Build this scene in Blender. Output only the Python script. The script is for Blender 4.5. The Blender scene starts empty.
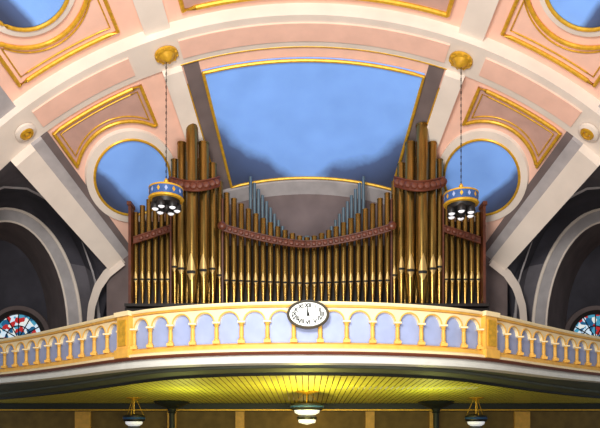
import bpy, math, random, bisect
from mathutils import Vector, Matrix
random.seed(4)
sc=bpy.context.scene
try: sc.view_settings.view_transform='Standard'
except Exception: pass
EYE=1.6
def X(px,Y): return (px-307)*Y/600
def Z(py,Y): return EYE+(432-py)*Y/600
def lin(c): return tuple(((v/255)/12.92 if v/255<=.04045 else ((v/255+.055)/1.055)**2.4) for v in c)
# ---------------- materials
def mat(name,col,rough=.6,metal=0.,var=.12,scale=3.,emit=0.,bump=0.,stretch=None):
    m=bpy.data.materials.new(name); m.use_nodes=True
    nt=m.node_tree; b=nt.nodes['Principled BSDF']
    c=lin(col); b.inputs['Roughness'].default_value=rough; b.inputs['Metallic'].default_value=metal
    tc=nt.nodes.new('ShaderNodeTexCoord'); n=nt.nodes.new('ShaderNodeTexNoise')
    n.inputs['Scale'].default_value=scale; n.inputs['Detail'].default_value=4
    if stretch:
        mp=nt.nodes.new('ShaderNodeMapping'); mp.inputs['Scale'].default_value=stretch
        nt.links.new(tc.outputs['Object'],mp.inputs[0]); nt.links.new(mp.outputs[0],n.inputs['Vector'])
    else: nt.links.new(tc.outputs['Object'],n.inputs['Vector'])
    r=nt.nodes.new('ShaderNodeValToRGB')
    r.color_ramp.elements[0].position=.3; r.color_ramp.elements[1].position=.7
    r.color_ramp.elements[0].color=(*[max(0,v*(1-var)) for v in c],1)
    r.color_ramp.elements[1].color=(*[min(1,v*(1+var)) for v in c],1)
    nt.links.new(n.outputs['Fac'],r.inputs['Fac']); nt.links.new(r.outputs['Color'],b.inputs['Base Color'])
    if emit>0:
        nt.links.new(r.outputs['Color'],b.inputs['Emission Color']); b.inputs['Emission Strength'].default_value=emit
    if bump>0:
        bp=nt.nodes.new('ShaderNodeBump'); bp.inputs['Strength'].default_value=bump
        nt.links.new(n.outputs['Fac'],bp.inputs['Height']); nt.links.new(bp.outputs['Normal'],b.inputs['Normal'])
    return m
pink=mat('pink_plaster',(246,198,176),.8,var=.05)
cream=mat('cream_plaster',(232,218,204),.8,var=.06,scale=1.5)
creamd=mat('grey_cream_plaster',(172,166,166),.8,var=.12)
taupe=mat('shadow_taupe_plaster',(112,98,96),.85,var=.18,scale=1.5)  # shade of reveals and recessed walls is put into this colour
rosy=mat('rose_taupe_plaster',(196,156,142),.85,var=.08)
dark=mat('shadow_grey_plaster',(60,58,66),.9,var=.3,scale=1.2)  # side bay shade is put into the plaster colour
midg=mat('shadow_blue_grey_plaster',(98,94,100),.9,var=.25,scale=1.2)  # lighter groin faces, a paler step of the shade set by colour
gold=mat('gold_leaf',(222,170,48),.4,.35,var=.18,scale=12)
pipeg=mat('gilded_pipe_metal',(142,112,56),.24,.9,var=.35,scale=2,stretch=(6,6,.6))
pipeg2=mat('gilded_pipe_lip',(200,168,104),.3,.7,var=.1)
zinc=mat('zinc_pipe_metal',(105,128,140),.35,.6,var=.15)
black=mat('dark_slot',(16,12,8),.7,var=.1)
wood=mat('carved_mahogany',(88,42,22),.4,var=.4,scale=9,bump=.4)
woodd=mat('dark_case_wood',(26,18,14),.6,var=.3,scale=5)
yell=mat('ochre_paint',(232,176,74),.5,var=.12,scale=6)
ivory=mat('ivory_paint',(246,224,174),.5,var=.06,scale=5)
white_p=mat('white_moulding_paint',(225,224,214),.5,var=.05,scale=5)
lav=mat('lavender_panel_paint',(154,168,208),.6,var=.08,scale=4)
brown=mat('red_brown_trim',(100,48,28),.5)
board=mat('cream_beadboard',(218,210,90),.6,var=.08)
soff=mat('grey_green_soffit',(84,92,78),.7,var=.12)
green=mat('dark_green_beam',(32,38,34),.6)
white=mat('white_enamel',(238,242,238),.4,var=.02)
glow=mat('opal_glass',(245,245,250),.3,var=.02,emit=.5)
blue=mat('blue_enamel',(48,84,140),.4,var=.2,scale=15)
iron=mat('dark_iron',(38,36,36),.45,.5)
rim=mat('grey_clock_rim',(92,88,76),.4,.4)
tan=mat('tan_wall_paint',(120,96,46),.8,var=.2)
carpet=mat('floor_wood',(95,65,45),.6,scale=8)
def sky_mat():
    m=bpy.data.materials.new('painted_sky'); m.use_nodes=True; nt=m.node_tree; b=nt.nodes['Principled BSDF']
    b.inputs['Roughness'].default_value=.7
    tc=nt.nodes.new('ShaderNodeTexCoord'); sp=nt.nodes.new('ShaderNodeSeparateXYZ'); nt.links.new(tc.outputs['Generated'],sp.inputs[0])
    n=nt.nodes.new('ShaderNodeTexNoise'); n.inputs['Scale'].default_value=.8; n.inputs['Detail'].default_value=7
    nt.links.new(tc.outputs['Object'],n.inputs['Vector'])
    def M(op,a,bb):
        k=nt.nodes.new('ShaderNodeMath'); k.operation=op
        for i,v in enumerate((a,bb)):
            if isinstance(v,(int,float)): k.inputs[i].default_value=v
            elif v is not None: nt.links.new(v,k.inputs[i])
        return k.outputs[0]
    ax=M('ABSOLUTE',M('SUBTRACT',sp.outputs['X'],.5),None)
    f=M('ADD',M('MULTIPLY',n.outputs['Fac'],.6),M('SUBTRACT',M('MULTIPLY',ax,1.0),M('MULTIPLY',sp.outputs['Z'],1.3)))
    r=nt.nodes.new('ShaderNodeValToRGB'); e=r.color_ramp.elements
    e[0].position=.0; e[0].color=(*lin((122,166,236)),1)
    e[1].position=.55; e[1].color=(*lin((50,60,86)),1)
    x=e.new(.08); x.color=(*lin((108,146,206)),1)
    x=e.new(.2); x.color=(*lin((72,90,130)),1)
    nt.links.new(f,r.inputs[0])
    # faint mottled wash over the blue
    n2=nt.nodes.new('ShaderNodeTexNoise'); n2.inputs['Scale'].default_value=1.6; n2.inputs['Detail'].default_value=5
    nt.links.new(tc.outputs['Object'],n2.inputs['Vector'])
    mx=nt.nodes.new('ShaderNodeMixRGB'); mx.blend_type='MULTIPLY'; mx.inputs[0].default_value=.35
    nt.links.new(r.outputs[0],mx.inputs[1]); nt.links.new(M('ADD',n2.outputs['Fac'],.45),mx.inputs[2])
    nt.links.new(mx.outputs[0],b.inputs['Base Color'])
    nt.links.new(mx.outputs[0],b.inputs['Emission Color']); b.inputs['Emission Strength'].default_value=.3  # small added glow brightens the painted sky panels
    return m
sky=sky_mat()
def glass_mat():
    m=bpy.data.materials.new('stained_glass'); m.use_nodes=True; nt=m.node_tree; b=nt.nodes['Principled BSDF']
    tc=nt.nodes.new('ShaderNodeTexCoord'); v=nt.nodes.new('ShaderNodeTexVoronoi'); v.inputs['Scale'].default_value=7
    nt.links.new(tc.outputs['Object'],v.inputs['Vector'])
    s=nt.nodes.new('ShaderNodeSeparateColor'); nt.links.new(v.outputs['Color'],s.inputs[0])
    r=nt.nodes.new('ShaderNodeValToRGB'); r.color_ramp.interpolation='CONSTANT'; e=r.color_ramp.elements
    e[0].position=0; e[0].color=(*lin((30,90,130)),1); e[1].position=.25; e[1].color=(*lin((205,225,240)),1)
    for p,c in ((.45,(70,150,180)),(.68,(180,40,40)),(.82,(225,230,225))):
        x=e.new(p); x.color=(*lin(c),1)
    nt.links.new(s.outputs[0],r.inputs[0]); nt.links.new(r.outputs[0],b.inputs['Base Color'])
    nt.links.new(r.outputs[0],b.inputs['Emission Color']); b.inputs['Emission Strength'].default_value=.7
    return m
stained=glass_mat()
# ---------------- mesh builder
class MB:
    def __init__(s): s.v=[]; s.f=[]; s.m=[]; s.mats=[]
    def mi(s,m):
        if m not in s.mats: s.mats.append(m)
        return s.mats.index(m)
    def add(s,vs,fs,m):
        o=len(s.v); s.v+= [tuple(v) for v in vs]; k=s.mi(m)
        for f in fs: s.f.append([i+o for i in f]); s.m.append(k)
    def grid(s,rows,m,closed=False):
        n=len(rows[0]); vs=[p for r in rows for p in r]; fs=[]
        for i in range(len(rows)-1):
            for j in range(n if closed else n-1):
                k=(j+1)%n; fs.append([i*n+j,i*n+k,(i+1)*n+k,(i+1)*n+j])
        s.add(vs,fs,m)
    def box(s,c,d,m):
        x,y,z=c; a,b,e=[q/2 for q in d]
        s.add([(x+i*a,y+j*b,z+k*e) for i in(-1,1) for j in(-1,1) for k in(-1,1)],
              [(0,1,3,2),(4,6,7,5),(0,4,5,1),(2,3,7,6),(0,2,6,4),(1,5,7,3)],m)
    def lathe(s,c,prof,m,n=20,axis=(0,0,1),cap=True):
        q=Vector(axis).to_track_quat('Z','Y').to_matrix() if tuple(axis)!=(0,0,1) else Matrix.Identity(3)
        c=Vector(c)
        rows=[[c+q@Vector((r*math.cos(2*math.pi*j/n),r*math.sin(2*math.pi*j/n),z)) for j in range(n)] for r,z in prof]
        s.grid(rows,m,True)
        if cap:
            for row in (rows[0],rows[-1]): s.add(row,[list(range(n))],m)
    def tube(s,path,r,m,n=8,closed=False):
        P=[Vector(p) for p in path]; rows=[]; N=len(P)
        for i,p in enumerate(P):
            a=P[(i-1)%N] if closed or i>0 else p; b=P[(i+1)%N] if closed or i<N-1 else p
            t=(b-a).normalized(); up=Vector((0,1,0)) if abs(t.y)<.9 else Vector((0,0,1))
            u=t.cross(up).normalized(); w=t.cross(u).normalized()
            rows.append([p+(u*math.cos(2*math.pi*k/n)+w*math.sin(2*math.pi*k/n))*r for k in range(n)])
        if closed: rows.append(rows[0])
        s.grid(rows,m,True)
    def build(s,name,parent=None,smooth=False):
        me=bpy.data.meshes.new(name); me.from_pydata(s.v,[],s.f)
        for m in s.mats: me.materials.append(m)
        for p,k in zip(me.polygons,s.m): p.material_index=k
        me.validate(); me.update()
        o=bpy.data.objects.new(name,me); sc.collection.objects.link(o)
        if smooth:
            for p in me.polygons: p.use_smooth=True
            try:
                bpy.context.view_layer.objects.active=o; o.select_set(True)
                bpy.ops.object.shade_smooth_by_angle(angle=math.radians(38)); o.select_set(False)
            except Exception: pass
        if parent: o.parent=parent
        return o
def empty(name,loc=(0,0,0)):
    e=bpy.data.objects.new(name,None); sc.collection.objects.link(e); return e
D=math.radians
# ---------------- vaulted ceiling
def surf(reg,r,th,lift=0):
    if reg=='cone': Y=17.2-(r-300)*.026
    elif reg=='band': Y=600*9.9/r
    else: Y=600*10.15/r
    R=r*Y/600-lift; zc=EYE-58/600*Y
    return (R*math.sin(th),Y,zc+R*math.cos(th))
def sector(mb,reg,r0,r1,t0,t1,lift,m,nr=6,nt=None,edge=True,lo=None):
    t0,t1=D(t0),D(t1); nt=nt or max(4,int(abs(t1-t0)/D(1.5)))
    rows=[]
    for j in range(nt+1):
        t=t0+(t1-t0)*j/nt; a=lo(t) if lo else r0
        rows.append([surf(reg,a+(r1-a)*i/nr,t,lift) for i in range(nr+1)])
    mb.grid(rows,m)
    if edge and lift>0:
        base=[]
        for j in range(nt+1):
            t=t0+(t1-t0)*j/nt; a=lo(t) if lo else r0
            base.append([surf(reg,a+(r1-a)*i/nr,t,0) for i in range(nr+1)])
        mb.grid([rows[0],base[0]],m); mb.grid([rows[-1],base[-1]],m)
        mb.grid([[r[0] for r in rows],[b[0] for b in base]],m); mb.grid([[r[-1] for r in rows],[b[-1] for b in base]],m)
def polar(px,py): return math.hypot(px-307,490-py),math.atan2(px-307,490-py)
PL,PR=-14.0,15.8      # angular edges of the great central panel
ceil=empty('ceiling')
mb=MB()
sector(mb,'nave',487,800,-64,64,0,pink,nr=10,nt=64,edge=False)
sector(mb,'band',443,475.2,-64,64,0,cream,nr=4,nt=64,edge=False)
mb.grid([[surf('band',475.2,D(-64+2*j)) for j in range(65)],[surf('nave',487.2,D(-64+2*j)) for j in range(65)]],cream)
mb.grid([[surf('band',443,D(-64+2*j)) for j in range(65)],[surf('cone',452,D(-64+2*j)) for j in range(65)]],pink)
sector(mb,'cone',298,452,-42,42,0,pink,nr=10,nt=56,edge=False)
mb.build('vault_shell',ceil,True)
mb=MB()
for s in (-1,1):
    def S(a,b): return (min(s*a,s*b),max(s*a,s*b))
    P=abs(PL) if s<0 else PR
    sector(mb,'cone',300,444,*S(P+.2,P+2.3),.03,taupe)
    sector(mb,'cone',300,446,*S(P+2.5,P+5.1),.2,cream)
    sector(mb,'cone',300,446,*S(38.6,42),.25,cream)
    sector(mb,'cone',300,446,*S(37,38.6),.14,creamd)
    sector(mb,'cone',300,444,*S(35.9,37),.06,taupe)
    sector(mb,'band',450,468,*S(22.5,36),.03,pink)
    sector(mb,'nave',487,800,*S(P+2.5,P+5.6),.12,cream)
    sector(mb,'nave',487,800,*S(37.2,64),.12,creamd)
sector(mb,'band',450,468,PL-2,PR+2,.03,pink)
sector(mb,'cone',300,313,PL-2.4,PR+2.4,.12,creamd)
sector(mb,'cone',435,444,PL-.2,PR+.2,.03,pink)
mb.build('vault_ribs',ceil,True)
mb=MB(); gb=MB()
def frame(reg,pts,lift,rad=.04,closed=True): gb.tube([surf(reg,r,t,lift) for r,t in pts],rad,gold,8,closed)
def seg(a,b,n): return [(a[0]+(b[0]-a[0])*i/n,a[1]+(b[1]-a[1])*i/n) for i in range(n)]
for s in (-1,1):
    for reg,cr,br,r0,r1,wr in (('cone',362,55,397,440,38),('nave',585,66,545,499,46)):
        tc=D(29.2)
        A0=22.4 if s<0 else 23.2
        def lo(t,s=s,cr=cr,br=br,r0=r0,reg=reg):
            dt=abs(abs(t)-tc)
            sn=cr*math.sin(dt)
            if sn>=br: return r0
            k=math.sqrt(br*br-sn*sn)
            return max(r0,cr*math.cos(dt)+k) if reg=='cone' else min(r0,cr*math.cos(dt)-k)
        W=35.4-A0
        sector(mb,reg,r0,r1,min(s*A0,s*35.4),max(s*A0,s*35.4),.03,rosy if reg=='cone' else pink,nt=30,lo=lo)
        out=[(lo(s*D(A0+W*i/40)),s*D(A0+W*i/40)) for i in range(41)]
        out+=[(r1,s*D(35.4-W*i/12)) for i in range(13)]
        frame(reg,out,.06,.042)
        sh=5 if reg=='cone' else -6
        W2=W-1.4
        inn=[(lo(s*D(A0+.7+W2*i/40))+sh,s*D(A0+.7+W2*i/40)) for i in range(41)]+[(r1-sh,s*D(A0+.7+W2-W2*i/12)) for i in range(13)]
        frame(reg,inn,.05,.016)
        cpx,cpy=307+s*cr*math.sin(tc),490-cr*math.cos(tc)
        def ring(rad,l,n=48): return [surf(reg,*polar(cpx+rad*math.cos(2*math.pi*i/n),cpy+rad*math.sin(2*math.pi*i/n)),l) for i in range(n)]
        mb.grid([ring(wr+8,0),ring(wr+8,.08),ring(wr+1,.1)],cream,True)
        gb.tube(ring(wr,.1),.035,gold,8,True)
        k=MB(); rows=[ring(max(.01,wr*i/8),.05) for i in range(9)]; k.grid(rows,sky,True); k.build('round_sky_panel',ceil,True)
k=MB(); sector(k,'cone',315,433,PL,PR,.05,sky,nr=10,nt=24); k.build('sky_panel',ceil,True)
arcp=lambda r,a,b,n=20:[(r,D(a+(b-a)*i/n)) for i in range(n+1)]
path=arcp(315,PL,PR)+seg((315,D(PR)),(433,D(PR)),8)+arcp(433,PR,PL)+seg((433,D(PL)),(315,D(PL)),8)
frame('cone',path,.08,.04)
frame('cone',arcp(446,PL-2.6,PR+2.6),.05,.025,False)
for q in (PL-2.4,PR+2.4): frame('cone',seg((302,D(q)),(446,D(q)),8),.12,.02,False)
sector(mb,'nave',499,800,-14.5,16.5,.05,rosy)
frame('nave',seg((700,D(-14.5)),(499,D(-14.5)),8)+arcp(499,-14.5,16.5)+seg((499,D(16.5)),(700,D(16.5)),8),.08,.05,False)
mb.build('vault_panels',ceil,True); gb.build('gold_mouldings',ceil,True)
# ---------------- walls
mb=MB()
top=[surf('cone',299,D(t)) for t in range(-42,43,2)]
mb.grid([[(p[0],17.2,p[2]) for p in top],[(p[0],17.2,2.9) for p in top]],taupe)
for s in(-1,1):
    e=top[0] if s<0 else top[-1]
    mb.grid([[(e[0],17.2,e[2]+.3),(e[0],20.2,e[2]+.3)],[(e[0],17.2,2.9),(e[0],20.2,2.9)]],taupe)
mb.build('wall_organ')
gb=MB()
gb.tube([surf('cone',302,D(t),.05) for t in range(-16,19,1)],.05,creamd)
gb.build('trim_1')
for s,nm in ((-1,'left'),(1,'right')):
    def Q(px,py,Y,s=s): return (s*-X(px,Y),Y,Z(py,Y)) if s>0 else (X(px,Y),Y,Z(py,Y))
    mb=MB()
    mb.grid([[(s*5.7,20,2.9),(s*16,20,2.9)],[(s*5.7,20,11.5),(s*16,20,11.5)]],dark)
    N=32
    def res(pts,n=N):
        P=[Vector(p) for p in pts]; L=[0]
        for a,b in zip(P,P[1:]): L.append(L[-1]+(b-a).length)
        out=[]
        for i in range(n+1):
            d=L[-1]*i/n; j=0
            while j<len(L)-2 and L[j+1]<d: j+=1
            out.append(P[j].lerp(P[j+1],min(1,(d-L[j])/(L[j+1]-L[j]))))
        return out
    T=res([surf('band',444,s*D(t)) for t in range(64,41,-2)],N//2)+res([surf('cone',444-144*i/10,s*D(41.8)) for i in range(11)],N//2)[1:]
    C=res([Q(*p) for p in [(-80,290,15.5),(-40,215,15.5),(0,186,15.5),(28,188,15.8),(55,203,16.3),(80,232,17.1),(96,280,17.8),(100,330,18)]])
    O=[Q(5-76*math.cos(math.pi*i/N),332-124*math.sin(math.pi*i/N),17.8) for i in range(N+1)]
    I=[Q(5-63*math.cos(math.pi*i/N),332-111*math.sin(math.pi*i/N),17.8) for i in range(N+1)]
    B=[Q(-2-50*math.cos(math.pi*i/N),330-90*math.sin(math.pi*i/N),20) for i in range(N+1)]
    def mid(A,Bb,k,t=.5):
        return [Vector(a).lerp(Vector(b),t)+Vector((0,k,abs(k)*.5)) for a,b in zip(A,Bb)]
    M1=mid(T,C,.35)
    q1=N//2+3; q2=N-6
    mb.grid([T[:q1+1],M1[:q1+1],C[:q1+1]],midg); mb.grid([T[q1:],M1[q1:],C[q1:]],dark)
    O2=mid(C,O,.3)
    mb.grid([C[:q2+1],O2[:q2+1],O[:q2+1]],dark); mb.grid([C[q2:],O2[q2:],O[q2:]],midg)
    # springing ribs of the groin vault
    mb.tube([T[q1],M1[q1]+Vector((0,-.04,0)),C[q1]],.05,creamd)
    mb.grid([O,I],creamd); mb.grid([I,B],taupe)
    mb.tube([v for v in C],.05,creamd)
    mb.tube([Vector(v) for v in O],.05,cream)
    mb.tube([Vector(v) for v in I],.03,cream)
    A1=[Q(*p) for p in [(86,330,17.1),(88,305,17.1),(94,285,17.1),(104,270,17.1),(120,258,17.1)]]
    A2=[Q(*p) for p in [(93,330,17.0),(95,308,17.0),(101,290,17.0),(110,277,17.0),(125,265,17.0)]]
    mb.grid([res(A1,16),res(A2,16)],cream)
    A3=[v+Vector((0,.4,0)) for v in res(A1,16)]
    mb.grid([res(A1,16),A3],creamd)
    mb.build('wall_side_bay_'+nm,None,True)
    k=MB(); cx,cz=s*abs(X(20,20)),Z(339,20)
    n=24
    arc=lambda R,Y: [(cx+R*math.cos(math.pi*i/n),Y,cz+R*math.sin(math.pi*i/n)) for i in range(n+1)]
    k.add([(cx,19.93,cz)]+arc(.8,19.93),[(0,i,i+1) for i in range(1,n+1)],stained)
    k.grid([arc(.8,19.93),arc(.8,19.8),arc(.93,19.8),arc(.93,19.98)],woodd)
    k.grid([arc(.93,19.85),arc(1.08,19.85),arc(1.08,20)],taupe)
    for a in (30,60,90,120,150):
        k.tube([(cx,19.9,cz),(cx+.8*math.cos(D(a)),19.9,cz+.8*math.sin(D(a)))],.018,black,6)
    k.tube(arc(.42,19.9),.018,black,6)
    k.box((cx,19.87,cz-.04),(2.1,.2,.1),taupe)
    k.build('window_'+('1' if s<0 else '2'))
    w=MB(); e=surf('nave',487,s*D(64))
    w.box((e[0]+s*.1,9.7,2.7),(.2,5.4,5.6),creamd); w.build('wall_'+nm)
# ---------------- balcony
KN=[(0,12),(1.5,12.13),(3,12.6),(4,13.22),(5.5,14.5),(7,15.75),(8.8,17.05),(11.5,18.7)]
def cy(x):
    x=abs(x)
    ms=[]
    for i in range(len(KN)):
        if i==0: ms.append(0)
        elif i==len(KN)-1: ms.append((KN[i][1]-KN[i-1][1])/(KN[i][0]-KN[i-1][0]))
        else: ms.append((KN[i+1][1]-KN[i-1][1])/(KN[i+1][0]-KN[i-1][0]))
    for i in range(len(KN)-1):
        x0,y0=KN[i]; x1,y1=KN[i+1]
        if x<=x1 or i==len(KN)-2:
            h=x1-x0; t=(x-x0)/h
            return (2*t**3-3*t*t+1)*y0+(t**3-2*t*t+t)*h*ms[i]+(-2*t**3+3*t*t)*y1+(t**3-t*t)*h*ms[i+1]
xs=[-11+22*i/880 for i in range(881)]; ps=[(x,cy(x)) for x in xs]
Ls=[0]
for a,b in zip(ps,ps[1:]): Ls.append(Ls[-1]+math.hypot(b[0]-a[0],b[1]-a[1]))
half=Ls[-1]/2
def C3(s,d,z):
    L=min(max(s+half,0.0001),Ls[-1]-.0001); i=min(bisect.bisect_right(Ls,L)-1,len(Ls)-2)
    t=(L-Ls[i])/(Ls[i+1]-Ls[i]); a,b=ps[i],ps[i+1]
    x=a[0]+(b[0]-a[0])*t; y=a[1]+(b[1]-a[1])*t
    i0=max(0,i-6); i1=min(len(ps)-1,i+7)
    tx,ty=ps[i1][0]-ps[i0][0],ps[i1][1]-ps[i0][1]; l=math.hypot(tx,ty)
    return (x+ty/l*d, y-tx/l*d, z)
balc=empty('gallery_balcony')
SS=[-half+.01+(2*half-.02)*i/260 for i in range(261)]
def sweep(mb,prof,m,closed=True):
    pr=list(prof)+([prof[0]] if closed else [])
    for (d0,z0),(d1,z1) in zip(pr,pr[1:]):
        mb.grid([[C3(s,d0,z0) for s in SS],[C3(s,d1,z1) for s in SS]],m)
mb=MB()
sweep(mb,[(.14,4.12),(.16,4.15),(.16,4.18),(-.14,4.18),(-.14,4.12)],ivory)
sweep(mb,[(.10,4.085),(.12,4.12),(-.1,4.12),(-.1,4.085)],yell)
sweep(mb,[(.12,3.27),(.12,3.34),(.06,3.38),(-.1,3.38),(-.1,3.27)],yell)
sweep(mb,[(.12,3.27),(.18,3.24),(.18,3.19),(-.1,3.19)],ivory,False)
sweep(mb,[(.2,3.19),(.22,3.16),(.2,3.13),(.1,3.13),(.1,3.19)],brown)
sweep(mb,[(.1,3.13),(.14,3.03),(.12,2.97),(-.1,2.95)],white_p,False)
sweep(mb,[(-.02,3.38),(-.02,4.07)],lav,False); sweep(mb,[(-.1,3.38),(-.1,4.07)],lav,False)
mb.build('fascia_mouldings',balc)
ip=min(range(len(xs)),key=lambda i:abs(xs[i]-3.9)); sp=Ls[ip]-half
ar=MB(); co=MB()
def column(s,d=.05):
    p=C3(s,d,0)
    co.box((p[0],p[1],3.41),(.14,.14,.06),yell)
    co.lathe((p[0],p[1],0),[(.06,3.44),(.06,3.47),(.042,3.49),(.046,3.6),(.038,3.72),(.055,3.74),(.038,3.755),(.062,3.79)],yell,10)
    co.box((p[0],p[1],3.805),(.15,.15,.035),ivory)
def arcade(s0,s1,n):
    w=(s1-s0)/n
    for b in range(n):
        a=s0+b*w; c=a+w/2; hw=w/2-.06; M=14
        pts=[(a,3.82),(c-hw,3.82)]+[(c-hw*math.cos(math.pi*i/M),3.82+.19*math.sin(math.pi*i/M)) for i in range(1,M)]+[(c+hw,3.82),(a+w,3.82)]
        ar.grid([[C3(s,.05,4.08) for s,z in pts],[C3(s,.05,z) for s,z in pts],[C3(s,-.02,z) for s,z in pts]],ivory)
        arc=[C3(c-(hw+.01)*math.cos(math.pi*i/M),.06,3.82+.205*math.sin(math.pi*i/M)) for i in range(M+1)]
        ar.tube(arc,.015,yell,6)
        if b>0: column(a)
    column(s0+.04); column(s1-.04)
arcade(-sp+.2,sp-.2,15)
ns=round((half-.1-sp)/.56)
arcade(sp+.2,sp+.2+ns*.56,ns); arcade(-sp-.2-ns*.56,-sp-.2,ns)
ar.build('arcade_spandrels',balc); co.build('arcade_colonnettes',balc,True)
pb=MB()
for s in(-sp,sp):
    def bx(s0,s1,d0,d1,z0,z1,m):
        v=[C3(a,d,z) for a in(s0,s1) for d in(d0,d1) for z in(z0,z1)]
        pb.add(v,[(0,1,3,2),(4,6,7,5),(0,4,5,1),(2,3,7,6),(0,2,6,4),(1,5,7,3)],m)
    bx(s-.2,s+.2,-.1,.17,3.2,4.12,yell)
    bx(s-.24,s+.24,-.12,.22,4.1,4.2,ivory); bx(s-.23,s+.23,-.12,.22,3.2,3.38,yell)
    bx(s-.13,s+.13,.1,.19,3.46,4.02,gold)
pb.build('balcony_piers',balc)
def zs(Y): return 3.06-.042*(Y-12)
mb=MB()
xx=[-11+22*i/110 for i in range(111)]
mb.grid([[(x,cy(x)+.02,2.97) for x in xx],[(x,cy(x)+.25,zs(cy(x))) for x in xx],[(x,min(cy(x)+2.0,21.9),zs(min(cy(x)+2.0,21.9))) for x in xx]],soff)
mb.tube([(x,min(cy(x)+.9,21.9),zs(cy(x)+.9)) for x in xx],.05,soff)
mb.grid([[(x,cy(x)+2.0,zs(cy(x)+2)) for x in xx],[(x,cy(x)+2.05,zs(cy(x)+2)+.12) for x in xx]],green)
mb.tube([(x,cy(x)+2.0,zs(cy(x)+2)) for x in xx],.06,green)
mb.build('soffit_plaster',balc,True)
mb=MB(); w=.16; x=-11
while x<11:
    y0=cy(x+w/2)+2.0
    if y0<21.8:
        a,b=x+.012,x+w-.012
        z0,z1=zs(y0)+.03,zs(22)+.0
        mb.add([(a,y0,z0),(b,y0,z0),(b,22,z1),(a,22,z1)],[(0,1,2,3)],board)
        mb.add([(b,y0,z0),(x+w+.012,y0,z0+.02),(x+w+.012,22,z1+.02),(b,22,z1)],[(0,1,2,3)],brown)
    x+=w
mb.build('beadboard_ceiling',balc)
mb=MB()
mb.add([(x,cy(x)+.1,3.3) for x in xx]+[(x,22.2,3.3) for x in xx],[(i,i+1,112+i,111+i) for i in range(110)],carpet)
mb.build('gallery_floor',balc)
mb=MB(); mb.box((0,22,2.5),(24,.4,.28),green); mb.box((0,21.78,2.4),(24,.06,.05),gold); mb.build('back_beam',balc)
mb=MB(); mb.box((0,24,1.6),(26,.2,3.4),tan)
for px in (83,522,434,172,240,370):
    mb.box((X(px,23.85),23.85,1.6),(.6 if px in(83,522) else .35,.14,3.3),yell)
mb.build('wall_back')
mb=MB(); mb.box((0,13,-.05),(27,24,.1),carpet); mb.build('floor')
for px in (172,436):
    c=MB(); Yc=21.3; xc=X(px,Yc); t=zs(Yc)+.01; ir=.1
    c.lathe((xc,Yc,0),[(.3,0),(.3,.15),(ir+.04,.2),(ir,.3),(ir,t-.42),(ir+.05,t-.4),(ir+.02,t-.35),(ir+.07,t-.25),(.4,t-.16),(.6,t-.06),(.66,t)],green,16)
    c.build('gallery_column',None,True)
# ---------------- clock
ck=empty('wall_clock'); mb=MB(); n=48; yc=11.86; zc=Z(316,12)
def el(a,b,y): return [(X(308,12)+a*math.cos(2*math.pi*i/n),y,zc+b*math.sin(2*math.pi*i/n)) for i in range(n)]
mb.grid([el(.41,.275,yc+.1),el(.41,.275,yc),el(.42,.285,yc-.05),el(.395,.262,yc-.08),el(.36,.232,yc-.05)],rim,True)
mb.grid([el(.365,.236,yc-.052),el(.01,.01,yc-.052)],white,True)
mb.build('clock_case',ck,True)
mb=MB(); cx=X(308,12)
def hand(dx,dz,w):
    l=math.hypot(dx,dz); ux,uz=dx/l,dz/l
    mb.add([(cx-ux*.04-uz*w,yc-.078,zc-uz*.04+ux*w),(cx-ux*.04+uz*w,yc-.078,zc-uz*.04-ux*w),(cx+dx,yc-.078,zc+dz)],[(0,1,2)],black)
hand(-.02,.18,.022); hand(-.015,.11,.03)
mb.build('clock_hands',ck)
rom=['XII','I','II','III','IV','V','VI','VII','VIII','IX','X','XI']
for i,tx in enumerate(rom):
    a=math.pi/2-2*math.pi*i/12
    cu=bpy.data.curves.new('numeral_'+tx,'FONT'); cu.body=tx; cu.size=.11; cu.align_x='CENTER'; cu.align_y='CENTER'; cu.extrude=.004; cu.offset=.004
    o=bpy.data.objects.new('numeral_'+tx,cu); sc.collection.objects.link(o); cu.materials.append(black)
    o.location=(cx+.275*math.cos(a),yc-.066,zc+.168*math.sin(a)); o.rotation_euler=(math.pi/2,0,0); o.parent=ck
# ---------------- organ
org=empty('pipe_organ'); pm=MB(); cs=MB()
def pipe(px,top,w,Y,mouth,base=308,m=pipeg,lip=True):
    x=X(px,Y); r=w/2*Y/600; zt,zm,zb=Z(top,Y),Z(mouth,Y),Z(base,Y)
    pm.lathe((x,Y,0),[(r*.3,zb),(r,zm),(r,zt-r*.3),(r*1.06,zt-r*.3),(r*1.06,zt)],m,16,cap=False)
    pm.lathe((x,Y,0),[(r*1.0,zt-.01),(0.001,zt-.01)],black,16,cap=False)
    if lip:
        def strip(za,zb2,fa,fb,k,mm,rr=1.04):
            rows=[]
            for i in range(k+1):
                t=i/k; h=fa+(fb-fa)*t**1.4; z=za+(zb2-za)*t
                rows.append([(x+rr*r*math.sin(h*q),Y-rr*r*math.cos(h*q),z) for q in(-1,-.5,0,.5,1)])
            pm.grid(rows,mm)
        strip(zm+r*.35,zm+r*3.2,.75,.02,8,pipeg2)
        strip(zm-.02,zm+r*.35,.75,.75,1,black,1.03)
        strip(zm-r*1.2,zm-.02,.15,.75,3,pipeg2,.99)
def both(px,*a,**k):
    pipe(px,*a,**k); pipe(614-px,*a,**k)
n=12
for i in range(n):
    dx=i*7.3
    top=238-46*(dx/82)**1.4; Y=15.7-.25*(dx/82)
    if i==0: pipe(307,top,5.7,Y,284)
    else: both(307-dx,top,5.7,Y,284-3*(dx/82))
for px,top,w,Y,mo in ((174.8,160,7.5,15.35,268),(181.8,143,9,15.1,270),(192,125,12,14.95,274),(203.8,143,10.5,15.1,272),(212.8,164,8,15.3,270),(219.8,182,6,15.5,276)):
    both(px,top,w,Y,mo,base=309)
for px,top in ((136,213),(142.5,206),(149,200),(155.5,197),(162,201),(168,207)):
    both(px,top,5.2,15.5,280,base=310)
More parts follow.
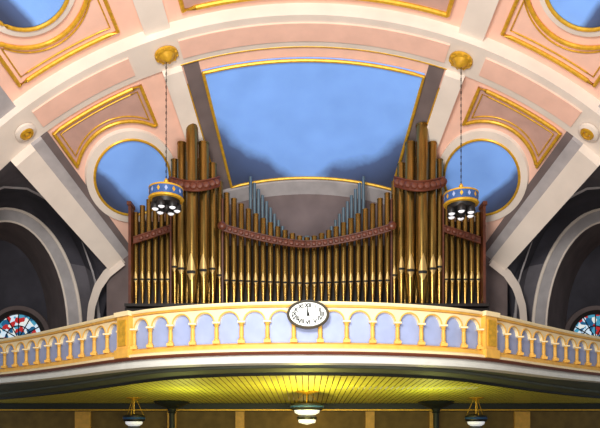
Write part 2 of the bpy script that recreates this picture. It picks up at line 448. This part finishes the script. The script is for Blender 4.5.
for px,top,w in ((178,172,7),(187,158,8),(198,160,8),(209,178,7)): both(px,top,w,15.7,270,lip=False)
for i in range(10):
    px=250.5+i*4; both(px,177+i*6.2,3.2,16.2,250,m=zinc,lip=False)
for i in range(7): both(288.5+i*2.9,236+(i%2),2.4,16.4,250,m=zinc,lip=False)
pm.build('display_pipes',org,True)
def band(pts,h,th=.06,beads=True,trim=wood):
    P=[Vector((X(a,Y),Y,Z(b,Y))) for a,b,Y in pts]; hh=h*15.4/600/2
    rows=[[p+Vector((0,0,hh)) for p in P],[p+Vector((0,-th,hh)) for p in P],[p+Vector((0,-th,-hh)) for p in P],[p+Vector((0,0,-hh)) for p in P],[p+Vector((0,0,hh)) for p in P]]
    cs.grid(rows,wood)
    for k in (-1,1): cs.tube([p+Vector((0,-th,k*hh)) for p in P],.022,trim,6)
    if beads:
        last=P[0]
        for a,b in zip(P,P[1:]):
            m2=(a+b)/2
            if (m2-last).length>.14:
                cs.lathe(m2+Vector((0,-th,0)),[(hh*.85,0),(hh*.6,.04),(.001,.05)],brown,8,axis=(0,-1,0),cap=False); last=m2
def mir(pts): return [(614-a,b,Y) for a,b,Y in pts]
c=[(307+84*t/30,245-17*abs(t/30)**1.5,15.4-.25*abs(t/30)) for t in range(-30,31)]
band(c,6)
tw=[(195+25*t/12,184+5*math.cos(t/12*1.5)-2,14.75+.4*(t/12)**2) for t in range(-12,13)]
band(tw,9,trim=brown); band(mir(tw),9,trim=brown)
sb=[(134+37*t/12,241-12*t/12,15.3) for t in range(13)]
band(sb,6); band(mir(sb),6)
for s in(-1,1):
    def bxp(px0,px1,py0,py1,Y,d,m):
        a,b=(px0,px1) if s<0 else (614-px1,614-px0)
        cs.box(((X(a,Y)+X(b,Y))/2,Y,(Z(py0,Y)+Z(py1,Y))/2),(X(b,Y)-X(a,Y),d,Z(py0,Y)-Z(py1,Y)),m)
    bxp(130,132.6,207,330,15.4,.3,wood); bxp(129,133.2,204,207.5,15.4,.4,wood)
    bxp(170.8,172.2,196,330,15.3,.2,wood)
    bxp(222.3,223.8,200,330,15.5,.2,wood)
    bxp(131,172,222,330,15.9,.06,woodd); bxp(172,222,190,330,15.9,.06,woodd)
    for a,b,Y in ((222,226,15.05),(171.5,182,15.05)):
        a=a if s<0 else 614-a
        cs.lathe((X(a,Y),Y,Z(b,Y)),[(.11,0),(.11,.04),(.06,.08),(.001,.1)],wood,12,axis=(0,-1,0))
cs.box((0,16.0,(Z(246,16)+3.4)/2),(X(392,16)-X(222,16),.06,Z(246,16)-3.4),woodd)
W=X(484,15.5)-X(130,15.5)
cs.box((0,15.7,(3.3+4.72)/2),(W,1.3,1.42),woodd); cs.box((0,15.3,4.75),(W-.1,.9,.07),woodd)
for i in range(13):
    cs.box((-W/2+W*(i+.5)/13,15.02,4.0),(W/13-.15,.05,1.1),wood)
cs.build('organ_case',org)
# ---------------- hanging lamps & ceiling roses
def ctr(Y): return Vector((0,Y,EYE-58/600*Y))
for s in (-1,1):
    r,t=(459,-D(17.9)) if s<0 else (458,D(19.7))
    p=Vector(surf('band',r,t,.02)); ax=(ctr(p.y)-p).normalized()
    lamp=empty('hanging_lamp'); m=MB()
    m.lathe(p,[(.26,0),(.26,.04),(.2,.07),(.18,.06),(.12,.11),(.05,.17),(.001,.18)],gold,24,axis=ax)
    for i in range(10):
        u=ax.to_track_quat('Z','Y')@Vector((.23*math.cos(i*.628),.23*math.sin(i*.628),.05)); m.lathe(p+u,[(.001,-.03),(.035,0),(.001,.03)],gold,8)
    x,y=p.x,p.y; zt=p.z-.12; zl=Z(181 if s<0 else 186,y)
    m.tube([(x,y,zt),(x,y,zl)],.005,iron,6)
    k=int((zt-zl)/.07)
    for i in range(k):
        zc2=zt-.03-i*.07; a=(i%2)*math.pi/2
        m.tube([(x+.014*math.cos(2*math.pi*j/8)*math.cos(a),y+.014*math.cos(2*math.pi*j/8)*math.sin(a),zc2+.04*math.sin(2*math.pi*j/8)) for j in range(8)],.0045,iron,5,True)
    m.lathe((x,y,zl),[(.02,.05),(.05,0),(.04,-.05),(.16,-.08),(.28,-.13),(.33,-.16)],gold,24)
    m.lathe((x,y,zl),[(.33,-.15),(.37,-.17),(.37,-.19),(.36,-.2)],gold,32,cap=False)
    m.lathe((x,y,zl),[(.36,-.19),(.36,-.37)],blue,32,cap=False)
    m.lathe((x,y,zl),[(.36,-.37),(.38,-.39),(.36,-.42),(.1,-.46),(.001,-.46)],gold,32,cap=False)
    for i in range(14):   # painted lozenges round the drum
        a=2*math.pi*i/14; ca,sa=math.cos(a),math.sin(a); R=.366
        mm=lav if i%2 else gold
        m.add([(x+R*ca+sa*q[0],y+R*sa-ca*q[0],zl-.28+q[1]) for q in((0,.06),(.035,0),(0,-.06),(-.035,0))],[(0,1,2,3)],mm)
    m.lathe((x,y,zl-.45),[(.3,.02),(.29,-.06),(.22,-.1),(.001,-.11)],iron,28)
    for i in range(6):
        a=i*math.pi/3+.3; c2=(x+.23*math.cos(a),y+.23*math.sin(a),zl-.5)
        m.lathe(c2,[(.05,.06),(.085,0),(.1,-.1),(.085,-.13),(.07,-.12)],iron,14,cap=False)
        m.lathe(c2,[(.075,-.11),(.06,-.14),(.035,-.155),(.001,-.16)],glow,14,cap=False)
    m.lathe((x,y,zl-.5),[(.09,.03),(.12,-.06),(.1,-.12),(.03,-.18),(.001,-.2)],iron,14)
    m.build('lamp_body',lamp,True)
    p=Vector(surf('band',457,s*D(38.2),.02)); ax=(ctr(p.y)-p).normalized()
    m=MB(); m.lathe(p,[(.24,0),(.24,.05),(.17,.08),(.15,.05)],cream,28,axis=ax); m.lathe(p,[(.16,.04),(.15,.09),(.09,.1),(.08,.05)],gold,24,axis=ax)
    m.lathe(p,[(.06,.04),(.05,.1),(.001,.12)],gold,16,axis=ax); m.build('ceiling_rosette',None,True)
def pendant(px,Y,rad,pytop):
    m=MB(); x=X(px,Y); zt=zs(Y)+.03; zl=Z(pytop,Y)
    m.lathe((x,Y,zt),[(rad*.75,0),(rad*.7,-.03),(rad*.35,-.05),(.04,-.1),(.02,-.14)],gold,20)
    m.tube([(x,Y,zt-.1),(x,Y,zl)],.02,gold,8)
    for i in range(3):
        a=i*2.094+.5; m.tube([(x+.2*rad*math.cos(a),Y+.2*rad*math.sin(a),zt-.05),(x+rad*.9*math.cos(a),Y+.9*rad*math.sin(a),zl-.02)],.01,gold,6)
    m.lathe((x,Y,zl),[(.05,.04),(rad*.8,0),(rad,-.03),(rad,-.18),(rad*.9,-.22)],iron,28)
    m.lathe((x,Y,zl),[(rad*1.0,-.08),(rad*1.04,-.11),(rad*1.0,-.14)],blue,28,cap=False)
    m.lathe((x,Y,zl),[(rad*.78,-.22),(rad*.74,-.3),(rad*.5,-.36),(.001,-.38)],glow,28,cap=False)
    m.lathe((x,Y,zl),[(rad*.2,-.36),(rad*.6,-.42),(rad*.6,-.5),(.001,-.56)],iron,20,cap=False)
    m.lathe((x,Y,zl),[(rad*.55,-.5),(rad*.5,-.6),(.001,-.66)],glow,20,cap=False)
    m.build('pendant_lamp',None,True)
pendant(307,18.2,.5,403); pendant(134,20,.36,415); pendant(476,20,.36,415)
# ---------------- lights
def area(loc,tgt,size,e,col):
    l=bpy.data.lights.new('area','AREA'); l.size=size; l.energy=e; l.color=col
    o=bpy.data.objects.new('nave_fill',l); sc.collection.objects.link(o); o.location=loc  # unseen fill light, added to brighten vault and organ
    o.rotation_euler=(Vector(tgt)-Vector(loc)).to_track_quat('-Z','Y').to_euler()
area((0,5,.6),(0,12,10),5,1000,(1,.95,.9))
area((-1.5,2,6),(0,16,6),2.2,1250,(1,.96,.9))
def point(loc,e,col,r=.15):
    l=bpy.data.lights.new('pt','POINT'); l.energy=e; l.color=col; l.shadow_soft_size=r
    o=bpy.data.objects.new('under_gallery_light',l); sc.collection.objects.link(o); o.location=loc
point((0,16.6,1.6),260,(1,.93,.22),.3)
point((-3.6,17.5,1.8),60,(.9,1,.25),.3); point((3.6,17.5,1.8),60,(.9,1,.25),.3)
point((0,22.8,2.0),25,(1,.75,.25)); 
w=bpy.data.worlds.new('world'); sc.world=w; w.use_nodes=True
w.node_tree.nodes['Background'].inputs[0].default_value=(.82,.9,1,1); w.node_tree.nodes['Background'].inputs[1].default_value=.42
cam=bpy.data.cameras.new('camera'); co=bpy.data.objects.new('camera',cam); sc.collection.objects.link(co)
co.location=(0,0,EYE); co.rotation_euler=(math.pi/2,0,0); cam.lens=36; cam.sensor_width=36
cam.shift_x=-7/600; cam.shift_y=218/600; sc.camera=co
